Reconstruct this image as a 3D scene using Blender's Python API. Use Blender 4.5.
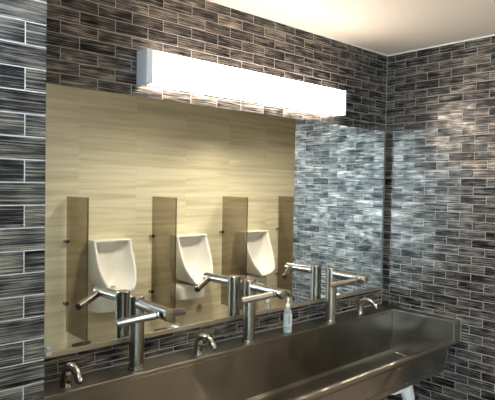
import bpy, bmesh, math, random
from mathutils import Vector, Matrix

random.seed(7)
scene = bpy.context.scene
for o in list(bpy.data.objects):
    bpy.data.objects.remove(o)
COL = scene.collection
PI = math.pi

# ------------------------------------------------------------------ camera
CAM = (-3.16820, -2.09102, 1.66788)
R_ = Vector((0.740760, -0.671546, 0.017333))
F_ = Vector((0.671748, 0.740283, -0.027129))
U_ = R_.cross(F_)
cd = bpy.data.cameras.new('camera')
cd.sensor_fit = 'HORIZONTAL'
cd.sensor_width = 36.0
cd.lens = 36.0 * 532.85 / 495.0
cd.clip_start = 0.02
cam = bpy.data.objects.new('camera', cd)
COL.objects.link(cam)
m = Matrix((R_, U_, -F_)).transposed().to_4x4()
m.translation = Vector(CAM)
cam.matrix_world = m
scene.camera = cam

# ------------------------------------------------------------------ world, lights, exposure
w = bpy.data.worlds.new('daylight')
scene.world = w
w.use_nodes = True
bg = w.node_tree.nodes['Background']
bg.inputs['Color'].default_value = (0.68, 0.85, 1.0, 1)
bg.inputs['Strength'].default_value = 9.0

vs = scene.view_settings
vs.view_transform = 'Standard'
vs.look = 'None'
vs.gamma = 1
vs.use_curve_mapping = False
vs.exposure = 1.45

VANITY_STRENGTH = 5.5
VANITY_COLOR = (1.0, 0.88, 0.74)
DOWNLIGHT_POWER = 30.0

H = 2.575            # ceiling
P = 0.0525           # tile course
L = 0.1605           # tile length
ZD = 0.870           # sink deck
YB = -2.706           # urinal wall
YR = -0.897           # front end of the right wing wall
YC = -0.84           # front of the left wing wall
XC = -2.677          # edge of the left wing wall
XL = -6.5            # far left wall
XR = 2.7
YF = -7.4

# ------------------------------------------------------------------ node helpers
def new_mat(name):
    mt = bpy.data.materials.new(name)
    mt.use_nodes = True
    nt = mt.node_tree
    return mt, nt, nt.nodes['Principled BSDF']

def N(nt, typ, **kw):
    n = nt.nodes.new(typ)
    for k, v in kw.items():
        setattr(n, k, v)
    return n

def ramp(nt, stops):
    r = N(nt, 'ShaderNodeValToRGB')
    e = r.color_ramp.elements
    e[0].position, e[0].color = stops[0][0], (*stops[0][1], 1)
    e[1].position, e[1].color = stops[-1][0], (*stops[-1][1], 1)
    for p, c in stops[1:-1]:
        x = e.new(p)
        x.color = (*c, 1)
    return r

def simple(name, color, rough=0.5, metal=0.0, noise=0.0, nscale=(20, 20, 20), bump=0.0, wave=0.0, **extra):
    mt, nt, b = new_mat(name)
    b.inputs['Base Color'].default_value = (*color, 1)
    b.inputs['Roughness'].default_value = rough
    b.inputs['Metallic'].default_value = metal
    for k, v in extra.items():
        b.inputs[k].default_value = v
    if wave:      # gently uneven sheet metal, brushed lengthwise
        tg = N(nt, 'ShaderNodeTangent', direction_type='RADIAL', axis='X')
        nt.links.new(tg.outputs[0], b.inputs['Tangent'])
        b.inputs['Anisotropic'].default_value = 0.8
        tc = N(nt, 'ShaderNodeTexCoord')
        no = N(nt, 'ShaderNodeTexNoise')
        no.inputs['Scale'].default_value = 5.0
        no.inputs['Detail'].default_value = 1.0
        nt.links.new(tc.outputs['Object'], no.inputs['Vector'])
        bu = N(nt, 'ShaderNodeBump')
        bu.inputs['Strength'].default_value = wave
        bu.inputs['Distance'].default_value = 0.02
        nt.links.new(no.outputs['Fac'], bu.inputs['Height'])
        nt.links.new(bu.outputs[0], b.inputs['Normal'])
    if noise or bump:
        tc = N(nt, 'ShaderNodeTexCoord')
        mp = N(nt, 'ShaderNodeMapping')
        mp.inputs['Scale'].default_value = nscale
        nt.links.new(tc.outputs['Object'], mp.inputs['Vector'])
        no = N(nt, 'ShaderNodeTexNoise')
        no.inputs['Scale'].default_value = 1.0
        no.inputs['Detail'].default_value = 4
        nt.links.new(mp.outputs[0], no.inputs['Vector'])
        if noise:
            mr = N(nt, 'ShaderNodeMapRange')
            mr.inputs[1].default_value = 0.25
            mr.inputs[2].default_value = 0.75
            mr.inputs[3].default_value = max(0.0, rough - noise)
            mr.inputs[4].default_value = rough + noise
            nt.links.new(no.outputs['Fac'], mr.inputs[0])
            nt.links.new(mr.outputs[0], b.inputs['Roughness'])
        if bump:
            bu = N(nt, 'ShaderNodeBump')
            bu.inputs['Strength'].default_value = bump
            bu.inputs['Distance'].default_value = 0.002
            nt.links.new(no.outputs['Fac'], bu.inputs['Height'])
            nt.links.new(bu.outputs[0], b.inputs['Normal'])
    return mt

def tile_material():
    """dark streaked glossy mosaic, running bond; UV is in metres on the wall"""
    mt, nt, b = new_mat('dark_streaked_tile')
    lk = nt.links.new
    uv = N(nt, 'ShaderNodeUVMap')
    br = N(nt, 'ShaderNodeTexBrick')
    br.offset = 0.5
    br.offset_frequency = 2
    br.inputs['Color1'].default_value = (0, 0, 0, 1)
    br.inputs['Color2'].default_value = (1, 1, 1, 1)
    br.inputs['Mortar'].default_value = (0.5, 0.5, 0.5, 1)
    br.inputs['Scale'].default_value = 1.0
    br.inputs['Mortar Size'].default_value = 0.0014
    br.inputs['Mortar Smooth'].default_value = 0.15
    br.inputs['Bias'].default_value = 0.0
    br.inputs['Brick Width'].default_value = L
    br.inputs['Row Height'].default_value = P
    lk(uv.outputs[0], br.inputs['Vector'])
    # an own random vector for every tile
    wn = N(nt, 'ShaderNodeTexWhiteNoise', noise_dimensions='3D')
    lk(br.outputs['Color'], wn.inputs['Vector'])
    # streaks along the tile, shifted from tile to tile
    sc = N(nt, 'ShaderNodeVectorMath', operation='MULTIPLY')
    sc.inputs[1].default_value = (6.0, 300.0, 1.0)
    lk(uv.outputs[0], sc.inputs[0])
    of = N(nt, 'ShaderNodeVectorMath', operation='MULTIPLY_ADD')
    of.inputs[1].default_value = (37.0, 51.0, 23.0)
    lk(wn.outputs['Color'], of.inputs[0])
    lk(sc.outputs[0], of.inputs[2])
    no = N(nt, 'ShaderNodeTexNoise')
    no.inputs['Scale'].default_value = 1.0
    no.inputs['Detail'].default_value = 4.0
    no.inputs['Roughness'].default_value = 0.6
    lk(of.outputs[0], no.inputs['Vector'])
    # broad clouds inside a tile
    sc2 = N(nt, 'ShaderNodeVectorMath', operation='MULTIPLY')
    sc2.inputs[1].default_value = (14.0, 22.0, 1.0)
    lk(uv.outputs[0], sc2.inputs[0])
    of2 = N(nt, 'ShaderNodeVectorMath', operation='MULTIPLY_ADD')
    of2.inputs[1].default_value = (91.0, 17.0, 5.0)
    lk(wn.outputs['Color'], of2.inputs[0])
    lk(sc2.outputs[0], of2.inputs[2])
    no2 = N(nt, 'ShaderNodeTexNoise')
    no2.inputs['Scale'].default_value = 1.0
    no2.inputs['Detail'].default_value = 1.0
    lk(of2.outputs[0], no2.inputs['Vector'])
    a1 = N(nt, 'ShaderNodeMath', operation='MULTIPLY_ADD')
    a1.inputs[1].default_value = 0.34
    lk(no2.outputs['Fac'], a1.inputs[0])
    lk(no.outputs['Fac'], a1.inputs[2])
    a2 = N(nt, 'ShaderNodeMath', operation='MULTIPLY_ADD')
    a2.inputs[1].default_value = 0.10
    lk(wn.outputs['Value'], a2.inputs[0])
    lk(a1.outputs[0], a2.inputs[2])
    a3 = N(nt, 'ShaderNodeMath', operation='SUBTRACT')
    a3.inputs[1].default_value = 0.215
    lk(a2.outputs[0], a3.inputs[0])
    rp = ramp(nt, [(0.38, (0.006, 0.0052, 0.0055)), (0.48, (0.027, 0.0235, 0.0225)), (0.56, (0.10, 0.086, 0.077)), (0.68, (0.38, 0.332, 0.29))])
    lk(a3.outputs[0], rp.inputs[0])
    mx = N(nt, 'ShaderNodeMix', data_type='RGBA')
    lk(br.outputs['Fac'], mx.inputs[0])
    lk(rp.outputs[0], mx.inputs[6])
    mx.inputs[7].default_value = (0.42, 0.39, 0.36, 1)
    lk(mx.outputs[2], b.inputs['Base Color'])
    # roughness: glossy glaze, matt grout
    mr = N(nt, 'ShaderNodeMapRange')
    mr.inputs[1].default_value = 0.3
    mr.inputs[2].default_value = 0.7
    mr.inputs[3].default_value = 0.16
    mr.inputs[4].default_value = 0.36
    lk(no.outputs['Fac'], mr.inputs[0])
    rm = N(nt, 'ShaderNodeMix', data_type='FLOAT')
    lk(br.outputs['Fac'], rm.inputs[0])
    lk(mr.outputs[0], rm.inputs[2])
    rm.inputs[3].default_value = 0.7
    lk(rm.outputs[0], b.inputs['Roughness'])
    b.inputs['IOR'].default_value = 1.6
    sl = N(nt, 'ShaderNodeMapRange')
    sl.inputs[1].default_value = 0.36
    sl.inputs[2].default_value = 0.66
    sl.inputs[3].default_value = 0.05
    sl.inputs[4].default_value = 0.9
    lk(a3.outputs[0], sl.inputs[0])
    lk(sl.outputs[0], b.inputs['Specular IOR Level'])
    me_ = N(nt, 'ShaderNodeMapRange')
    me_.inputs[1].default_value = 0.50
    me_.inputs[2].default_value = 0.66
    me_.inputs[3].default_value = 0.0
    me_.inputs[4].default_value = 0.9
    lk(a3.outputs[0], me_.inputs[0])
    mm = N(nt, 'ShaderNodeMix', data_type='FLOAT')
    lk(br.outputs['Fac'], mm.inputs[0])
    lk(me_.outputs[0], mm.inputs[2])
    mm.inputs[3].default_value = 0.0
    lk(mm.outputs[0], b.inputs['Metallic'])
    # every tile sits at its own slight tilt
    ge = N(nt, 'ShaderNodeNewGeometry')
    ce = N(nt, 'ShaderNodeVectorMath', operation='SUBTRACT')
    ce.inputs[1].default_value = (0.5, 0.5, 0.5)
    lk(wn.outputs['Color'], ce.inputs[0])
    ti = N(nt, 'ShaderNodeVectorMath', operation='MULTIPLY_ADD')
    ti.inputs[1].default_value = (0.05, 0.05, 0.05)
    lk(ce.outputs[0], ti.inputs[0])
    lk(ge.outputs['Normal'], ti.inputs[2])
    nn = N(nt, 'ShaderNodeVectorMath', operation='NORMALIZE')
    lk(ti.outputs[0], nn.inputs[0])
    b1 = N(nt, 'ShaderNodeBump')
    b1.inputs['Strength'].default_value = 0.7
    b1.inputs['Distance'].default_value = 0.0012
    lk(no.outputs['Fac'], b1.inputs['Height'])
    lk(nn.outputs[0], b1.inputs['Normal'])
    b2 = N(nt, 'ShaderNodeBump', invert=True)
    b2.inputs['Strength'].default_value = 0.5
    b2.inputs['Distance'].default_value = 0.0015
    lk(br.outputs['Fac'], b2.inputs['Height'])
    lk(b1.outputs[0], b2.inputs['Normal'])
    lk(b2.outputs[0], b.inputs['Normal'])
    return mt

def beige_material():
    mt, nt, b = new_mat('beige_veined_tile')
    lk = nt.links.new
    uv = N(nt, 'ShaderNodeUVMap')
    br = N(nt, 'ShaderNodeTexBrick')
    br.offset = 0.0
    br.inputs['Color1'].default_value = (0, 0, 0, 1)
    br.inputs['Color2'].default_value = (1, 1, 1, 1)
    br.inputs['Mortar'].default_value = (0.5, 0.5, 0.5, 1)
    br.inputs['Scale'].default_value = 1.0
    br.inputs['Mortar Size'].default_value = 0.0016
    br.inputs['Brick Width'].default_value = 0.61
    br.inputs['Row Height'].default_value = 0.306
    lk(uv.outputs[0], br.inputs['Vector'])
    wn = N(nt, 'ShaderNodeTexWhiteNoise', noise_dimensions='3D')
    lk(br.outputs['Color'], wn.inputs['Vector'])
    sc = N(nt, 'ShaderNodeVectorMath', operation='MULTIPLY')
    sc.inputs[1].default_value = (0.9, 21.0, 1.0)
    lk(uv.outputs[0], sc.inputs[0])
    of = N(nt, 'ShaderNodeVectorMath', operation='MULTIPLY_ADD')
    of.inputs[1].default_value = (2.0, 0.7, 0.5)
    lk(wn.outputs['Color'], of.inputs[0])
    lk(sc.outputs[0], of.inputs[2])
    no = N(nt, 'ShaderNodeTexNoise')
    no.inputs['Scale'].default_value = 1.0
    no.inputs['Detail'].default_value = 5
    no.inputs['Distortion'].default_value = 0.25
    lk(of.outputs[0], no.inputs['Vector'])
    rp = ramp(nt, [(0.30, (0.49, 0.435, 0.30)), (0.5, (0.62, 0.56, 0.40)), (0.70, (0.73, 0.67, 0.51))])
    lk(no.outputs['Fac'], rp.inputs[0])
    mx = N(nt, 'ShaderNodeMix', data_type='RGBA')
    lk(br.outputs['Fac'], mx.inputs[0])
    lk(rp.outputs[0], mx.inputs[6])
    mx.inputs[7].default_value = (0.62, 0.55, 0.41, 1)
    lk(mx.outputs[2], b.inputs['Base Color'])
    b.inputs['Roughness'].default_value = 0.36
    return mt

def floor_material():
    mt, nt, b = new_mat('floor_tile')
    lk = nt.links.new
    uv = N(nt, 'ShaderNodeUVMap')
    br = N(nt, 'ShaderNodeTexBrick')
    br.offset = 0.5
    br.inputs['Color1'].default_value = (0.20, 0.18, 0.155, 1)
    br.inputs['Color2'].default_value = (0.23, 0.205, 0.175, 1)
    br.inputs['Mortar'].default_value = (0.08, 0.075, 0.07, 1)
    br.inputs['Scale'].default_value = 1.0
    br.inputs['Mortar Size'].default_value = 0.002
    br.inputs['Brick Width'].default_value = 0.6
    br.inputs['Row Height'].default_value = 0.3
    lk(uv.outputs[0], br.inputs['Vector'])
    lk(br.outputs['Color'], b.inputs['Base Color'])
    b.inputs['Roughness'].default_value = 0.4
    return mt

def tinted_panel():
    mt = bpy.data.materials.new('bronze_tinted_acrylic')
    mt.use_nodes = True
    nt = mt.node_tree
    nt.nodes.clear()
    out = N(nt, 'ShaderNodeOutputMaterial')
    tr = N(nt, 'ShaderNodeBsdfTransparent')
    tr.inputs['Color'].default_value = (0.63, 0.60, 0.55, 1)
    gl = N(nt, 'ShaderNodeBsdfGlossy')
    gl.inputs['Roughness'].default_value = 0.08
    gl.inputs['Color'].default_value = (0.9, 0.9, 0.9, 1)
    mx = N(nt, 'ShaderNodeMixShader')
    mx.inputs[0].default_value = 0.05
    nt.links.new(tr.outputs[0], mx.inputs[1])
    nt.links.new(gl.outputs[0], mx.inputs[2])
    nt.links.new(mx.outputs[0], out.inputs['Surface'])
    return mt

def emission(name, color, strength):
    mt, nt, b = new_mat(name)
    b.inputs['Base Color'].default_value = (0.9, 0.9, 0.88, 1)
    b.inputs['Roughness'].default_value = 0.4
    b.inputs['Emission Color'].default_value = (*color, 1)
    b.inputs['Emission Strength'].default_value = strength
    return mt

M = {}
M['tile'] = tile_material()
M['beige'] = beige_material()
M['floor'] = floor_material()
M['panel'] = tinted_panel()
M['panel_edge'] = simple('bronze_panel_edge', (0.07, 0.055, 0.04), 0.25)
M['paint'] = simple('cream_ceiling_paint', (0.82, 0.73, 0.65), 0.75, bump=0.05, nscale=(120, 120, 120))
M['wallpaint'] = simple('cream_wall_paint', (0.70, 0.67, 0.62), 0.7, bump=0.05, nscale=(120, 120, 120))
M['trim'] = simple('white_trim', (0.8, 0.79, 0.76), 0.5, bump=0.02)
M['mirror'] = simple('mirror_silver', (0.86, 0.88, 0.84), 0.015, 1.0, noise=0.004)
M['mirror_edge'] = simple('mirror_edge_glass', (0.30, 0.36, 0.34), 0.2, bump=0.02)
M['channel'] = simple('satin_channel', (0.56, 0.50, 0.41), 0.42, 1.0, noise=0.08, nscale=(3, 200, 200))
M['steel'] = simple('brushed_sink_steel', (0.27, 0.248, 0.212), 0.31, 1.0, wave=0.8, noise=0.03, nscale=(30, 500, 500))
M['tap'] = simple('brushed_tap_steel', (0.42, 0.385, 0.34), 0.26, 1.0, noise=0.02, nscale=(6, 6, 6))
M['chrome'] = simple('chrome', (0.50, 0.47, 0.43), 0.15, 1.0, noise=0.03)
M['black'] = simple('black_plastic', (0.012, 0.012, 0.012), 0.3, bump=0.02)
M['porcelain'] = simple('white_porcelain', (0.76, 0.745, 0.70), 0.16, bump=0.01)
M['caulk'] = simple('pale_caulk', (0.26, 0.25, 0.23), 0.6, bump=0.05)
M['pvc'] = simple('white_pipe_cover', (0.80, 0.80, 0.80), 0.45, bump=0.04)
M['lamp_metal'] = simple('white_lamp_body', (0.80, 0.81, 0.84), 0.45, bump=0.01)
M['diffuser'] = emission('lamp_diffuser', VANITY_COLOR, VANITY_STRENGTH)
M['cool_fill'] = emission('cool_fill_diffuser', (0.66, 0.83, 1.0), 11.0)
M['dl_lens'] = emission('downlight_lens', (1.0, 0.85, 0.62), 14.0)
M['bottle'] = simple('clear_bottle_plastic', (0.96, 0.99, 0.99), 0.15, **{'Transmission Weight': 0.7, 'IOR': 1.15}, bump=0.02)
M['liquid'] = simple('pale_blue_soap', (0.72, 0.88, 0.87), 0.1, **{'Transmission Weight': 0.6, 'IOR': 1.2}, bump=0.01)
M['pump'] = simple('white_pump_plastic', (0.85, 0.85, 0.82), 0.35, bump=0.01)
M['label'] = simple('pale_label_paper', (0.48, 0.51, 0.50), 0.5, bump=0.01)
M['ink'] = simple('grey_label_ink', (0.08, 0.09, 0.09), 0.5, bump=0.01)
M['window_frame'] = simple('white_window_frame', (0.75, 0.75, 0.74), 0.4, bump=0.01)
M['dark_grey'] = simple('dark_grey', (0.10, 0.09, 0.075), 0.45, bump=0.03)
def pane_material():
    mt = bpy.data.materials.new('window_glass')
    mt.use_nodes = True
    nt = mt.node_tree
    nt.nodes.clear()
    out = N(nt, 'ShaderNodeOutputMaterial')
    tr = N(nt, 'ShaderNodeBsdfTransparent')
    tr.inputs['Color'].default_value = (0.94, 0.97, 0.97, 1)
    gl = N(nt, 'ShaderNodeBsdfGlossy')
    gl.inputs['Roughness'].default_value = 0.02
    mx = N(nt, 'ShaderNodeMixShader')
    mx.inputs[0].default_value = 0.05
    nt.links.new(tr.outputs[0], mx.inputs[1])
    nt.links.new(gl.outputs[0], mx.inputs[2])
    nt.links.new(mx.outputs[0], out.inputs['Surface'])
    return mt
M['pane'] = pane_material()

# ------------------------------------------------------------------ mesh helpers
def finish(name, bm, mat, parent=None, smooth=None, bevel=0.0, seg=2):
    bmesh.ops.recalc_face_normals(bm, faces=bm.faces)
    me = bpy.data.meshes.new(name)
    bm.to_mesh(me)
    bm.free()
    me.materials.append(mat)
    o = bpy.data.objects.new(name, me)
    COL.objects.link(o)
    if parent:
        o.parent = parent
    if smooth is not None:
        for p in me.polygons:
            p.use_smooth = True
        me.set_sharp_from_angle(angle=math.radians(smooth))
    if bevel:
        md = o.modifiers.new('bevel', 'BEVEL')
        md.width = bevel
        md.segments = seg
        md.limit_method = 'ANGLE'
        md.angle_limit = math.radians(35)
    return o

def add_box(bm, lo, hi):
    x0, y0, z0 = lo
    x1, y1, z1 = hi
    v = [bm.verts.new(c) for c in ((x0, y0, z0), (x1, y0, z0), (x1, y1, z0), (x0, y1, z0), (x0, y0, z1), (x1, y0, z1), (x1, y1, z1), (x0, y1, z1))]
    for f in ((0, 3, 2, 1), (4, 5, 6, 7), (0, 1, 5, 4), (1, 2, 6, 5), (2, 3, 7, 6), (3, 0, 4, 7)):
        bm.faces.new([v[i] for i in f])

def box(name, lo, hi, mat, parent=None, bevel=0.0, seg=2):
    bm = bmesh.new()
    add_box(bm, lo, hi)
    return finish(name, bm, mat, parent, bevel=bevel, seg=seg)

def add_tube(bm, path, radii, n=20, cap=True, flat=(1.0, 1.0)):
    """tube along a list of points with a radius at each"""
    pts = [Vector(p) for p in path]
    rings = []
    prev = None
    for i, p in enumerate(pts):
        t = (pts[min(i + 1, len(pts) - 1)] - pts[max(i - 1, 0)]).normalized()
        if prev is None:
            a = Vector((1, 0, 0)) if abs(t.x) < 0.9 else Vector((0, 0, 1))
            u = (a - t * a.dot(t)).normalized()
        else:
            u = (prev - t * prev.dot(t)).normalized()
        prev = u
        v = t.cross(u)
        r = radii[i] if isinstance(radii, (list, tuple)) else radii
        rings.append([bm.verts.new(p + u * (r * flat[0] * math.cos(2 * PI * k / n)) + v * (r * flat[1] * math.sin(2 * PI * k / n))) for k in range(n)])
    for a, b in zip(rings, rings[1:]):
        for k in range(n):
            bm.faces.new((a[k], a[(k + 1) % n], b[(k + 1) % n], b[k]))
    if cap:
        bm.faces.new(rings[0][::-1])
        bm.faces.new(rings[-1])

def tube(name, path, radii, mat, parent=None, n=20, bevel=0.0, flat=(1.0, 1.0), smooth=40):
    bm = bmesh.new()
    add_tube(bm, path, radii, n, True, flat)
    return finish(name, bm, mat, parent, smooth=smooth, bevel=bevel)

def smooth_path(ctrl, rad, sub=6):
    """catmull-rom through the control points"""
    c = [Vector(p) for p in ctrl]
    out, rr = [], []
    for i in range(len(c) - 1):
        p0, p1, p2, p3 = c[max(i - 1, 0)], c[i], c[i + 1], c[min(i + 2, len(c) - 1)]
        for k in range(sub):
            t = k / sub
            out.append(0.5 * ((2 * p1) + (p2 - p0) * t + (2 * p0 - 5 * p1 + 4 * p2 - p3) * t * t + (3 * p1 - p0 - 3 * p2 + p3) * t ** 3))
            rr.append(rad[i] * (1 - t) + rad[i + 1] * t)
    out.append(c[-1])
    rr.append(rad[-1])
    return out, rr

def lathe(name, prof, mat, parent=None, n=32, axis='z', smooth=40):
    """profile of (radius, height) turned about z"""
    bm = bmesh.new()
    rings = []
    for r, z in prof:
        rings.append([bm.verts.new((r * math.cos(2 * PI * k / n), r * math.sin(2 * PI * k / n), z)) for k in range(n)])
    for a, b in zip(rings, rings[1:]):
        for k in range(n):
            bm.faces.new((a[k], a[(k + 1) % n], b[(k + 1) % n], b[k]))
    bm.faces.new(rings[0][::-1])
    bm.faces.new(rings[-1])
    return finish(name, bm, mat, parent, smooth=smooth)

def prism_x(name, prof, x0, x1, mat, parent=None, bevel=0.0, smooth=None, seg=2):
    """closed (y, z) profile extruded along x"""
    bm = bmesh.new()
    a = [bm.verts.new((x0, y, z)) for y, z in prof]
    b = [bm.verts.new((x1, y, z)) for y, z in prof]
    n = len(prof)
    for i in range(n):
        bm.faces.new((a[i], a[(i + 1) % n], b[(i + 1) % n], b[i]))
    bm.faces.new(a[::-1])
    bm.faces.new(b)
    return finish(name, bm, mat, parent, bevel=bevel, smooth=smooth, seg=seg)

def tag(o, label, cat, group=None):
    o['label'] = label
    o['category'] = cat
    if group:
        o['group'] = group
    return o

def thing(name, label, cat, loc=(0, 0, 0), group=None):
    o = bpy.data.objects.new(name, None)
    o.empty_display_size = 0.05
    COL.objects.link(o)
    o.location = loc
    return tag(o, label, cat, group)

def dup(root, loc, label):
    r = root.copy()
    COL.objects.link(r)
    r.location = loc
    r['label'] = label
    for ch in list(root.children):
        c = ch.copy()
        COL.objects.link(c)
        c.parent = r
        for g in list(ch.children):
            d = g.copy()
            COL.objects.link(d)
            d.parent = c
    return r

def structure(o):
    o['kind'] = 'structure'
    return o

def wall_block(name, lo, hi, mat, uvx=0.0, uvy=0.0, vz=0.0):
    """solid wall; UV in metres: faces towards +-y use x + uvx, faces towards +-x use y + uvy, v = z + vz"""
    bm = bmesh.new()
    add_box(bm, lo, hi)
    bmesh.ops.recalc_face_normals(bm, faces=bm.faces)
    lay = bm.loops.layers.uv.new('UVMap')
    for f in bm.faces:
        nx, ny, nz = (abs(c) for c in f.normal)
        for l in f.loops:
            x, y, z = l.vert.co
            if ny > 0.5:
                l[lay].uv = (x + uvx, z + vz)
            elif nx > 0.5:
                l[lay].uv = (y + uvy, z + vz)
            else:
                l[lay].uv = (x, y)
    return structure(finish(name, bm, mat))

# ------------------------------------------------------------------ the setting
VZ = 100 * P - H                        # courses counted down from the ceiling
UX = 60 * L + L / 2 + 2.131             # joints of the mirror wall
UXC = 60 * L + 2.7255           # joints of the left wing
UYR = 60 * L + 0.544                    # joints of the right wing
wall_block('floor', (XL - 0.15, YF - 0.15, -0.1), (XR + 0.15, 0.15, 0.0), M['floor'])
wall_block('ceiling', (XL - 0.15, YF - 0.15, H), (XR + 0.15, 0.15, H + 0.1), M['paint'])
wall_block('wall_back', (XC, 0.0, 0.0), (0.0, 0.15, H), M['tile'], uvx=UX, vz=VZ)
wall_block('wall_right', (0.0, YR, 0.0), (XR, 0.15, H), M['tile'], uvx=UX, uvy=UYR, vz=VZ)
wall_block('wall_left', (XL, YC, 0.0), (XC, 0.15, H), M['tile'], uvx=UXC, uvy=UYR, vz=VZ + 0.31 * P)
XB = -1.62
wall_block('wall_front', (XB, YF, 0.0), (XR, YB, H), M['beige'], uvx=61.0 - 0.255 + 0.03, vz=0.306 * 3 - 0.96 + 3.06)
wall_block('wall_end', (XL, YF - 0.15, 0.0), (XB, YF, H), M['wallpaint'])
wall_block('wall_far_right', (XR, YB, 0.0), (XR + 0.15, YR, H), M['wallpaint'])
wall_block('wall_light_blocker', (-3.60, -1.72, 0.0), (-3.42, YC, H), M['wallpaint'])  # added out of view to keep window light off the left wing
# left outer wall with a wide window
WY0, WY1, WZ0, WZ1 = -7.1, -2.9, 0.85, 2.35
bm = bmesh.new()
add_box(bm, (XL - 0.15, YF - 0.15, 0), (XL, WY0, H))
add_box(bm, (XL - 0.15, WY1, 0), (XL, 0.15, H))
add_box(bm, (XL - 0.15, WY0, 0), (XL, WY1, WZ0))
add_box(bm, (XL - 0.15, WY0, WZ1), (XL, WY1, H))
structure(finish('wall_outer', bm, M['wallpaint']))
bm = bmesh.new()
fw = 0.05
add_box(bm, (XL - 0.11, WY0, WZ0), (XL - 0.04, WY0 + fw, WZ1))
add_box(bm, (XL - 0.11, WY1 - fw, WZ0), (XL - 0.04, WY1, WZ1))
add_box(bm, (XL - 0.11, WY0 + fw, WZ0), (XL - 0.04, WY1 - fw, WZ0 + fw))
add_box(bm, (XL - 0.11, WY0 + fw, WZ1 - fw), (XL - 0.04, WY1 - fw, WZ1))
for k in (1, 2):
    yc = WY0 + (WY1 - WY0) * k / 3
    add_box(bm, (XL - 0.11, yc - 0.02, WZ0 + fw), (XL - 0.04, yc + 0.02, WZ1 - fw))
win = structure(finish('window_1', bm, M['window_frame']))
box('pane', (XL - 0.078, WY0 + fw * 0.5, WZ0 + fw * 0.5), (XL - 0.072, WY1 - fw * 0.5, WZ1 - fw * 0.5), M['pane'], win)
pl = bpy.data.lights.new('window_portal', 'AREA')
pl.shape = 'RECTANGLE'
pl.size = WZ1 - WZ0
pl.size_y = WY1 - WY0
pl.cycles.is_portal = True
po = bpy.data.objects.new('window_portal', pl)
COL.objects.link(po)
po.location = (XL - 0.13, (WY0 + WY1) / 2, (WZ0 + WZ1) / 2)
po.rotation_euler = (0, -PI / 2, 0)      # looks along +x, into the room

# thin pale bead where ceiling and tiled walls meet, and the grouted inside corner
bm = bmesh.new()
t = 0.007
add_box(bm, (XC, -t, H - t), (0.0, 0.0, H))
add_box(bm, (-t, YR, H - t), (0.0, -t, H))
structure(finish('trim_1', bm, M['trim']))
bm = bmesh.new()
add_box(bm, (-0.004, -0.004, ZD + 0.005), (0.0, 0.0, H - t))
structure(finish('trim_2', bm, M['caulk']))
# ------------------------------------------------------------------ mirror
MZ0, MZ1 = H - 30.49 * P, H - 10 * P
MX0, MX1 = XC + 0.02, -0.052
MY = -0.028          # silvered face, standing proud of the tile
mi = thing('wall_mirror', 'large frameless mirror across the dark tiled wall above the trough sink', 'mirror', (0, 0, 0))
box('glass', (MX0, MY, MZ0 + 0.012), (MX1, MY + 0.001, MZ1), M['mirror'], mi)
box('backing', (MX0, MY + 0.0012, MZ0 + 0.012), (MX1, -0.0005, MZ1), M['mirror_edge'], mi)
prism_x('channel', [(-0.0005, MZ0), (MY - 0.004, MZ0), (MY - 0.004, MZ0 + 0.021), (MY - 0.0015, MZ0 + 0.021), (MY - 0.0015, MZ0 + 0.010), (-0.0005, MZ0 + 0.010)], MX0, MX1, M['channel'], mi, bevel=0.001)
cl = thing('mirror_clip', 'small pale clip at the lower left end of the mirror', 'clip', (-2.345, 0, MZ0 + 0.012))
cl.scale = (0.75, 1, 0.75)
box('clip_body', (-0.014, MY - 0.013, 0.0), (0.014, MY - 0.0045, 0.045), M['pump'], cl, bevel=0.003)
box('clip_tongue', (-0.01, MY - 0.0165, 0.022), (0.012, MY - 0.013, 0.040), M['label'], cl, bevel=0.002)

# ------------------------------------------------------------------ vanity lamp
vl = thing('vanity_light', 'long white linear light glowing on the tile above the mirror', 'light', (0, 0, 0))
VX0, VX1, VZ0, VZ1, VD = -1.948, -0.555, 2.103, 2.252, -0.088
box('back_plate', (VX0 + 0.02, -0.02, VZ0 + 0.01), (VX1 - 0.02, -0.0005, VZ1 - 0.01), M['lamp_metal'], vl, bevel=0.002)
box('diffuser', (VX0 + 0.034, VD + 0.002, VZ0 + 0.003), (VX1 - 0.014, -0.021, VZ1 - 0.003), M['diffuser'], vl, bevel=0.006, seg=3)
box('end_cap', (VX0, VD, VZ0), (VX0 + 0.034, -0.0005, VZ1), M['lamp_metal'], vl, bevel=0.004)
box('end_cap', (VX1 - 0.014, VD, VZ0), (VX1, -0.0005, VZ1), M['lamp_metal'], vl, bevel=0.004)

# ------------------------------------------------------------------ ceiling downlights: one by the urinal wall, two added as fill
def downlight(x, y, label, power=DOWNLIGHT_POWER, spread=115):
    d = thing('recessed_downlight', label, 'light', (x, y, H), 'ceiling downlights')
    lathe('trim_ring', [(0.058, -0.001), (0.08, -0.001), (0.082, -0.006), (0.078, -0.009), (0.058, -0.005)], M['trim'], d)
    lathe('lens', [(0.001, -0.003), (0.056, -0.003), (0.056, -0.001), (0.001, -0.001)], M['dl_lens'], d)
    ld = bpy.data.lights.new('downlight_lamp', 'SPOT')
    ld.energy = power
    ld.color = (1.0, 0.90, 0.74)
    ld.spot_size = math.radians(spread)
    ld.spot_blend = 1.0
    ld.shadow_soft_size = 0.05
    lo = bpy.data.objects.new('downlight_lamp', ld)
    COL.objects.link(lo)
    lo.parent = d
    lo.location = (0, 0, -0.03)
    return d
downlight(0.55, YB + 0.55, 'recessed warm downlight grazing the beige wall over the middle urinal')
downlight(-0.30, -1.60, 'added warm fill downlight over the middle of the room before the sink', 62, 158)  # added wide fill to brighten the beige wall
downlight(1.30, -1.60, 'added warm fill downlight over the right part of the urinal row', 62, 158)  # second added fill, out of view, for the same wall
cpn = thing('cool_fill_panel', 'added cool white fill panel in the ceiling before the left wing wall', 'light', (-2.98, -1.32, H))  # added out of view for the bluish gradient down the left wing
bm = bmesh.new()
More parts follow.
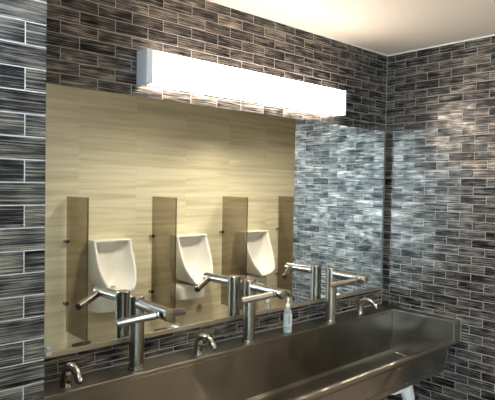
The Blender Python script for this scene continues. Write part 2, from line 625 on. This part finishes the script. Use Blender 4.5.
for lo_, hi_ in (((-0.32, -0.32, -0.012), (-0.29, 0.32, -0.0005)), ((0.29, -0.32, -0.012), (0.32, 0.32, -0.0005)), ((-0.29, -0.32, -0.012), (0.29, -0.29, -0.0005)), ((-0.29, 0.29, -0.012), (0.29, 0.32, -0.0005))):
    add_box(bm, lo_, hi_)
finish('frame', bm, M['trim'], cpn)
box('diffuser', (-0.29, -0.29, -0.009), (0.29, 0.29, -0.001), M['cool_fill'], cpn)

# ------------------------------------------------------------------ trough sink
sk = thing('trough_sink', 'long brushed steel trough sink mounted under the mirror', 'sink', (0, 0, 0))
SX0, SX1 = XC + 0.004, -0.1
box('deck', (SX0, -0.150, ZD - 0.020), (-0.003, -0.003, ZD), M['steel'], sk, bevel=0.003)
prism_x('basin', [(-0.006, ZD - 0.0205), (-0.150, ZD - 0.0205), (-0.152, 0.635), (-0.157, 0.606), (-0.170, 0.590), (-0.190, 0.583),
                  (-0.490, 0.575), (-0.512, 0.580), (-0.525, 0.595), (-0.550, 0.735), (-0.575, 0.735), (-0.516, 0.672),
                  (-0.516, 0.553), (-0.470, 0.545), (-0.08, 0.545), (-0.006, 0.60)], SX0, SX1 + 0.001, M['steel'], sk, bevel=0.002)
rim = smooth_path([(0, -0.546, 0.730), (0, -0.550, 0.752), (0, -0.560, 0.762), (0, -0.575, 0.762), (0, -0.583, 0.752), (0, -0.580, 0.736)], [0] * 6, 3)[0]
prism_x('front_rim', [(p.y, p.z) for p in rim], SX0, SX1 + 0.002, M['steel'], sk, smooth=50)
box('end_panel', (SX1, -0.578, 0.730), (-0.016, -0.1505, ZD + 0.001), M['steel'], sk, bevel=0.003)
box('end_wall', (SX1, -0.516, 0.553), (SX1 + 0.012, -0.010, 0.7295), M['steel'], sk, bevel=0.002)
bm = bmesh.new()
add_box(bm, (SX0, -0.006, ZD + 0.0002), (-0.003, -0.0005, ZD + 0.005))
add_box(bm, (-0.0155, -0.578, ZD - 0.004), (-0.0005, -0.1505, ZD + 0.001))
add_box(bm, (-0.006, -0.575, 0.735), (-0.0005, -0.570, ZD - 0.004))
finish('caulk_bead', bm, M['caulk'], sk)
dr = lathe('drain', [(0.002, 0.580), (0.030, 0.580), (0.042, 0.583), (0.045, 0.581), (0.045, 0.578), (0.002, 0.578)], M['chrome'], sk)
dr.location = (-0.9, -0.33, 0.0)

bm = bmesh.new()
add_tube(bm, [(SX1 - 0.001, -0.153, 0.592), (SX1 - 0.001, -0.151, ZD - 0.004)], 0.006, 12)
add_tube(bm, [(SX1 - 0.001, -0.172, 0.589), (SX1 - 0.001, -0.340, 0.5805), (SX1 - 0.001, -0.515, 0.583)], 0.006, 12)
finish('weld_seam', bm, M['chrome'], sk, smooth=50)

# white covered waste pipe under the right end
wp = thing('waste_pipe', 'white covered waste pipe beneath the right end of the trough sink', 'pipe', (0, 0, 0))
a, r = smooth_path([(-0.185, -0.33, 0.543), (-0.185, -0.33, 0.49), (-0.205, -0.33, 0.455), (-0.20, -0.33, 0.41), (-0.175, -0.33, 0.35), (-0.15, -0.31, 0.25), (-0.13, -0.28, 0.15)], [0.021, 0.021, 0.038, 0.042, 0.038, 0.033, 0.03])
tube('tailpiece', a, r, M['pvc'], wp, n=18)
a, r = smooth_path([(-0.205, -0.33, 0.445), (-0.25, -0.33, 0.46), (-0.30, -0.33, 0.44), (-0.33, -0.27, 0.42), (-0.34, -0.10, 0.42), (-0.34, -0.004, 0.42)], [0.038, 0.036, 0.030, 0.024, 0.022, 0.022])
tube('trap_arm', a, r, M['pvc'], wp, n=18)

# ------------------------------------------------------------------ combined tap and hand dryer
def make_tap(loc, label):
    t = thing('tap_hand_dryer', label, 'tap', loc, 'steel tap dryers along the sink')
    h = 0.318
    lathe('base_flange', [(0.031, 0.0003), (0.0352, 0.0003), (0.0352, 0.005), (0.0336, 0.0065), (0.031, 0.0065)], M['tap'], t)
    lathe('post', [(0.0325, 0.0066), (0.0325, h - 0.003), (0.0295, h), (0.002, h)], M['tap'], t, n=40)
    tube('spout', [(0, -0.026, 0.287), (0, -0.244, 0.281), (0, -0.246, 0.281)], [0.0235, 0.0235, 0.021], M['tap'], t, n=32)
    noz = tube('nozzle', [(0, -0.225, 0.2645), (0, -0.225, 0.255)], [0.010, 0.009], M['black'], t, n=16)
    for s in (-1, 1):
        e = Vector((s * 0.156, -0.118, 0.246))
        b0 = Vector((s * 0.0175, -0.202, 0.276))
        d = (e - b0).normalized()
        tube('dryer_arm', [b0, e - d * 0.002, e], [0.0165, 0.0165, 0.0145], M['tap'], t, n=28)
        tube('arm_slot', [b0 + d * 0.03 + Vector((0, 0, -0.0160)), e - d * 0.01 + Vector((0, 0, -0.0160))], 0.0012, M['black'], t, n=8)
        tube('arm_collar', [b0 + d * 0.0065, b0 + d * 0.0105], 0.0169, M['black'], t, n=28)
    return t
tap0 = make_tap((-1.983, -0.088, ZD), 'steel tap dryer nearest the left wing wall, between two curved chrome dispensers')
dup(tap0, (-1.326, -0.088, ZD), 'middle steel tap dryer, standing just left of the clear soap bottle')
dup(tap0, (-0.663, -0.088, ZD), 'steel tap dryer right of the clear soap bottle, nearest the tiled corner')

# ------------------------------------------------------------------ curved chrome dispensers
def make_dispenser(loc, label):
    t = thing('soap_dispenser', label, 'soap dispenser', loc, 'chrome dispensers on the sink deck')
    lathe('base_flange', [(0.022, 0.0003), (0.0245, 0.0003), (0.0240, 0.004), (0.0215, 0.005)], M['chrome'], t)
    a, r = smooth_path([(0, 0, 0.0045), (0, 0, 0.036), (0, -0.006, 0.060), (0, -0.024, 0.081), (0, -0.052, 0.090), (0, -0.082, 0.084), (0, -0.106, 0.069), (0, -0.122, 0.048)],
                       [0.0225, 0.0215, 0.0195, 0.0175, 0.0165, 0.0160, 0.0152, 0.0138], 6)
    tube('body', a, r, M['chrome'], t, n=28)
    tube('nozzle', [(0, -0.1215, 0.049), (0, -0.1265, 0.041)], [0.0075, 0.0065], M['black'], t, n=14)
    bm = bmesh.new()
    n = 16
    ring = [bm.verts.new((0.0095 * math.cos(2 * PI * k / n), -0.0230, 0.022 + 0.0062 * math.sin(2 * PI * k / n))) for k in range(n)]
    ring2 = [bm.verts.new((v.co.x, -0.0150, v.co.z)) for v in ring]
    bm.faces.new(ring)
    bm.faces.new(ring2[::-1])
    for k in range(n):
        bm.faces.new((ring[k], ring[(k + 1) % n], ring2[(k + 1) % n], ring2[k]))
    finish('sensor_window', bm, M['black'], t)
    return t
disp0 = make_dispenser((-2.296, -0.090, ZD), 'curved chrome dispenser beside the left wing wall')
dup(disp0, (-1.650, -0.088, ZD), 'curved chrome dispenser between the left and middle tap dryers')
dup(disp0, (-0.358, -0.082, ZD), 'curved chrome dispenser by the right tiled corner')

# ------------------------------------------------------------------ soap bottle
sb = thing('soap_bottle', 'small clear pump bottle of pale soap on the steel deck', 'soap bottle', (-1.055, -0.105, ZD))
sb.scale = (0.72, 0.72, 0.90)
def oval(name, prof, mat, parent, fx=1.0, fy=0.72, n=32):
    o = lathe(name, prof, mat, parent, n)
    for v in o.data.vertices:
        v.co.x *= fx
        v.co.y *= fy
    o.rotation_euler.z = math.radians(-38)
    return o
oval('bottle_body', [(0.022, 0.0005), (0.032, 0.002), (0.034, 0.008), (0.0335, 0.06), (0.032, 0.105), (0.029, 0.128), (0.021, 0.142), (0.013, 0.148), (0.013, 0.153)], M['bottle'], sb)
oval('soap_fill', [(0.020, 0.003), (0.030, 0.0045), (0.0318, 0.010), (0.0314, 0.052), (0.001, 0.053)], M['liquid'], sb)
bm = bmesh.new()
n = 14
rows = []
for zz in (0.040, 0.118):
    rows.append([(0.0345 * math.cos(a_), 0.0345 * 0.73 * math.sin(a_), zz) for a_ in [PI * (1.12 + 0.76 * k / n) for k in range(n + 1)]])
vv = [[bm.verts.new(c) for c in rw] for rw in rows]
wv = [[bm.verts.new((c[0] * 1.014, c[1] * 1.014, c[2])) for c in rw] for rw in rows]
for k in range(n):
    bm.faces.new((wv[0][k], wv[0][k + 1], wv[1][k + 1], wv[1][k]))
    bm.faces.new((vv[0][k + 1], vv[0][k], vv[1][k], vv[1][k + 1]))
lb = finish('bottle_label', bm, M['label'], sb)
lb.rotation_euler.z = math.radians(-38)
bm = bmesh.new()
for x0, z0, z1 in ((0.004, 0.050, 0.112), (0.009, 0.060, 0.108)):
    yy = -0.0258 * math.sqrt(max(0.0, 1 - ((x0 + 0.002) / 0.036) ** 2))
    add_box(bm, (x0, yy - 0.0006, z0), (x0 + 0.003, yy + 0.0003, z1))
ink = finish('label_print', bm, M['ink'], lb)
lathe('pump_collar', [(0.0145, 0.1535), (0.0155, 0.155), (0.0155, 0.168), (0.011, 0.176), (0.0075, 0.178)], M['pump'], sb)
lathe('pump_stem', [(0.0055, 0.1785), (0.0055, 0.196)], M['pump'], sb, n=14)
a, r = smooth_path([(0.008, 0.002, 0.199), (0, 0, 0.203), (-0.010, -0.012, 0.203), (-0.020, -0.026, 0.198)], [0.009, 0.0095, 0.006, 0.004], 4)
tube('pump_head', a, r, M['pump'], sb, n=14)

# ------------------------------------------------------------------ urinals on the beige wall (seen in the mirror)
def urinal_outline(n=64):
    """front outline (x, z) : flat top, straight sides, rounded bottom; starts top left, goes clockwise"""
    hw, top, mid, bot = 0.196, 1.145, 0.945, 0.625
    pts = []
    nt_ = 14
    for k in range(nt_):
        pts.append((-hw + 2 * hw * k / nt_, top))
    ns = 10
    for k in range(ns):
        pts.append((hw, top + (mid - top) * k / ns))
    nb = 30
    for k in range(nb + 1):
        a_ = PI * k / nb
        c, s = math.cos(a_), math.sin(a_)
        pts.append((hw * math.copysign(abs(c) ** 0.9, c), mid - (mid - bot) * abs(s) ** 0.95))
    for k in range(1, ns):
        pts.append((-hw, mid + (top - mid) * k / ns))
    return pts

def front_depth(z):
    u = min(1.0, max(0.0, (1.145 - z) / (1.145 - 0.70)))
    d = 0.155 + 0.190 * (u ** 1.25)
    if z < 0.70:
        d -= 0.05 * ((0.70 - z) / 0.075) ** 2
    return d

def make_urinal(loc, label):
    t = thing('urinal', label, 'urinal', loc, 'urinals on the beige wall')
    out = urinal_outline()
    n = len(out)
    zc = 0.93
    bm = bmesh.new()
    loops = []
    def ring(sx, sz, fn, dz=0.0):
        vs_ = []
        for x, z in out:
            zz = zc + (z - zc) * sz + dz
            vs_.append(bm.verts.new((x * sx, fn(x, z), zz)))
        loops.append(vs_)
    ring(0.97, 1.0, lambda x, z: 0.001, -0.0)
    ring(1.0, 1.0, lambda x, z: 0.45 * front_depth(z))
    ring(1.0, 1.0, lambda x, z: front_depth(z) - 0.02)
    ring(0.985, 0.99, lambda x, z: front_depth(z) - 0.004)
    ring(0.95, 0.965, lambda x, z: front_depth(z))
    ring(0.89, 0.92, lambda x, z: front_depth(z) - 0.004)
    ring(0.855, 0.89, lambda x, z: front_depth(z) - 0.022)
    ring(0.80, 0.84, lambda x, z: 0.62 * front_depth(z))
    ring(0.66, 0.74, lambda x, z: 0.36 * front_depth(z) + 0.02)
    ring(0.40, 0.48, lambda x, z: 0.075)
    ring(0.12, 0.15, lambda x, z: 0.068)
    for a_, b_ in zip(loops, loops[1:]):
        for k in range(n):
            bm.faces.new((a_[k], a_[(k + 1) % n], b_[(k + 1) % n], b_[k]))
    bm.faces.new(loops[0][::-1])
    bm.faces.new(loops[-1])
    finish('bowl', bm, M['porcelain'], t, smooth=48)
    # trap housing under the bowl
    bm = bmesh.new()
    pr = []
    for k in range(25):
        a_ = PI * k / 24
        c, s = math.cos(a_), math.sin(a_)
        pr.append((0.180 * math.copysign(abs(c) ** 0.55, c), 0.215 * abs(s) ** 0.6))
    levels = [(0.470, 0.97, 0.96), (0.478, 1.0, 1.0), (0.592, 1.0, 1.06), (0.602, 0.985, 1.04), (0.625, 0.90, 0.85)]
    rings = [[bm.verts.new((x * sx, 0.001 + y * sy, z)) for x, y in pr] for z, sx, sy in levels]
    m_ = len(pr)
    for a_, b_ in zip(rings, rings[1:]):
        for k in range(m_):
            bm.faces.new((a_[k], a_[(k + 1) % m_], b_[(k + 1) % m_], b_[k]))
    bm.faces.new(rings[0][::-1])
    bm.faces.new(rings[-1])
    finish('trap_housing', bm, M['porcelain'], t, smooth=40)
    d = lathe('drain', [(0.002, 0.004), (0.022, 0.004), (0.026, 0.0), (0.002, 0.0)], M['chrome'], t, n=20)
    d.location = (0, 0.155, 0.70)
    return t
u0 = make_urinal((-0.715, YB, -0.015), 'white urinal reflected behind the left tap dryer')
dup(u0, (0.215, YB, -0.015), 'white urinal reflected between the left and middle tap dryers')
dup(u0, (1.150, YB, -0.015), 'white urinal reflected nearest the dark tiled wall, above the middle tap dryer')

def make_partition(x, label):
    t = thing('urinal_partition', label, 'partition', (x, YB, 0), 'bronze partitions between the urinals')
    z0, z1, d = 0.30, 1.540, 0.45
    box('panel', (-0.006, 0.028, z0), (0.006, d - 0.003, z1), M['panel'], t)
    box('panel_edge', (-0.0062, d - 0.003, z0), (0.0062, d, z1), M['panel_edge'], t)
    for zz in (1.13, 0.555):
        c = box('wall_clip', (-0.02, 0.012, zz - 0.016), (0.02, 0.045, zz + 0.016), M['chrome'], t, bevel=0.003)
        sc_ = tube('standoff', [(-0.012, 0.001, zz), (-0.012, 0.013, zz)], 0.014, M['chrome'], c, n=16)
    return t
p0 = make_partition(-1.115, 'bronze tinted partition at the left end of the urinal row')
dup(p0, (-0.205, YB, 0), 'bronze tinted partition reflected between the left and middle urinals')
dup(p0, (0.728, YB, 0), 'bronze tinted partition reflected between the middle and right urinals')
dup(p0, (1.650, YB, 0), 'bronze tinted partition reflected right against the dark tiled wall')

# dark strips and a round cover low on the urinal wall
def dark_strip(x, z, label):  # raised dark oblong, not tied to any known part
    bm = bmesh.new()
    n = 24
    pr = []
    for k in range(n):
        a_ = 2 * PI * k / n
        c, s = math.cos(a_), math.sin(a_)
        pr.append((0.095 * math.copysign(abs(c) ** 0.5, c), 0.018 * math.copysign(abs(s) ** 0.7, s)))
    a_ = [bm.verts.new((px, 0.0005, pz)) for px, pz in pr]
    b_ = [bm.verts.new((px * 0.96, 0.012, pz * 0.85)) for px, pz in pr]
    for k in range(n):
        bm.faces.new((a_[k], a_[(k + 1) % n], b_[(k + 1) % n], b_[k]))
    bm.faces.new(a_[::-1])
    bm.faces.new(b_)
    o = finish('dark_strip', bm, M['dark_grey'], smooth=40)
    o.location = (x, YB, z)
    return tag(o, label, 'wall plate', 'dark oblong strips low on the beige wall')
dark_strip(-0.955, 0.145, 'dark oblong strip low on the beige wall, under the left partition')
dark_strip(-0.075, 0.125, 'dark oblong strip low on the beige wall, under the second partition')
cp = thing('drain_cover', 'small round metal cover low on the beige wall right of the middle urinal', 'cover', (0.436, YB, 0.288))
cp.scale = (1.35, 1, 1.35)
c1 = lathe('cover_plate', [(0.002, 0.008), (0.026, 0.008), (0.034, 0.005), (0.036, 0.0005), (0.002, 0.0005)], M['channel'], cp, n=24)
c2 = lathe('screw', [(0.001, 0.011), (0.006, 0.0105), (0.008, 0.0085), (0.001, 0.0085)], M['dark_grey'], c1, n=14)
c1.rotation_euler.x = -PI / 2
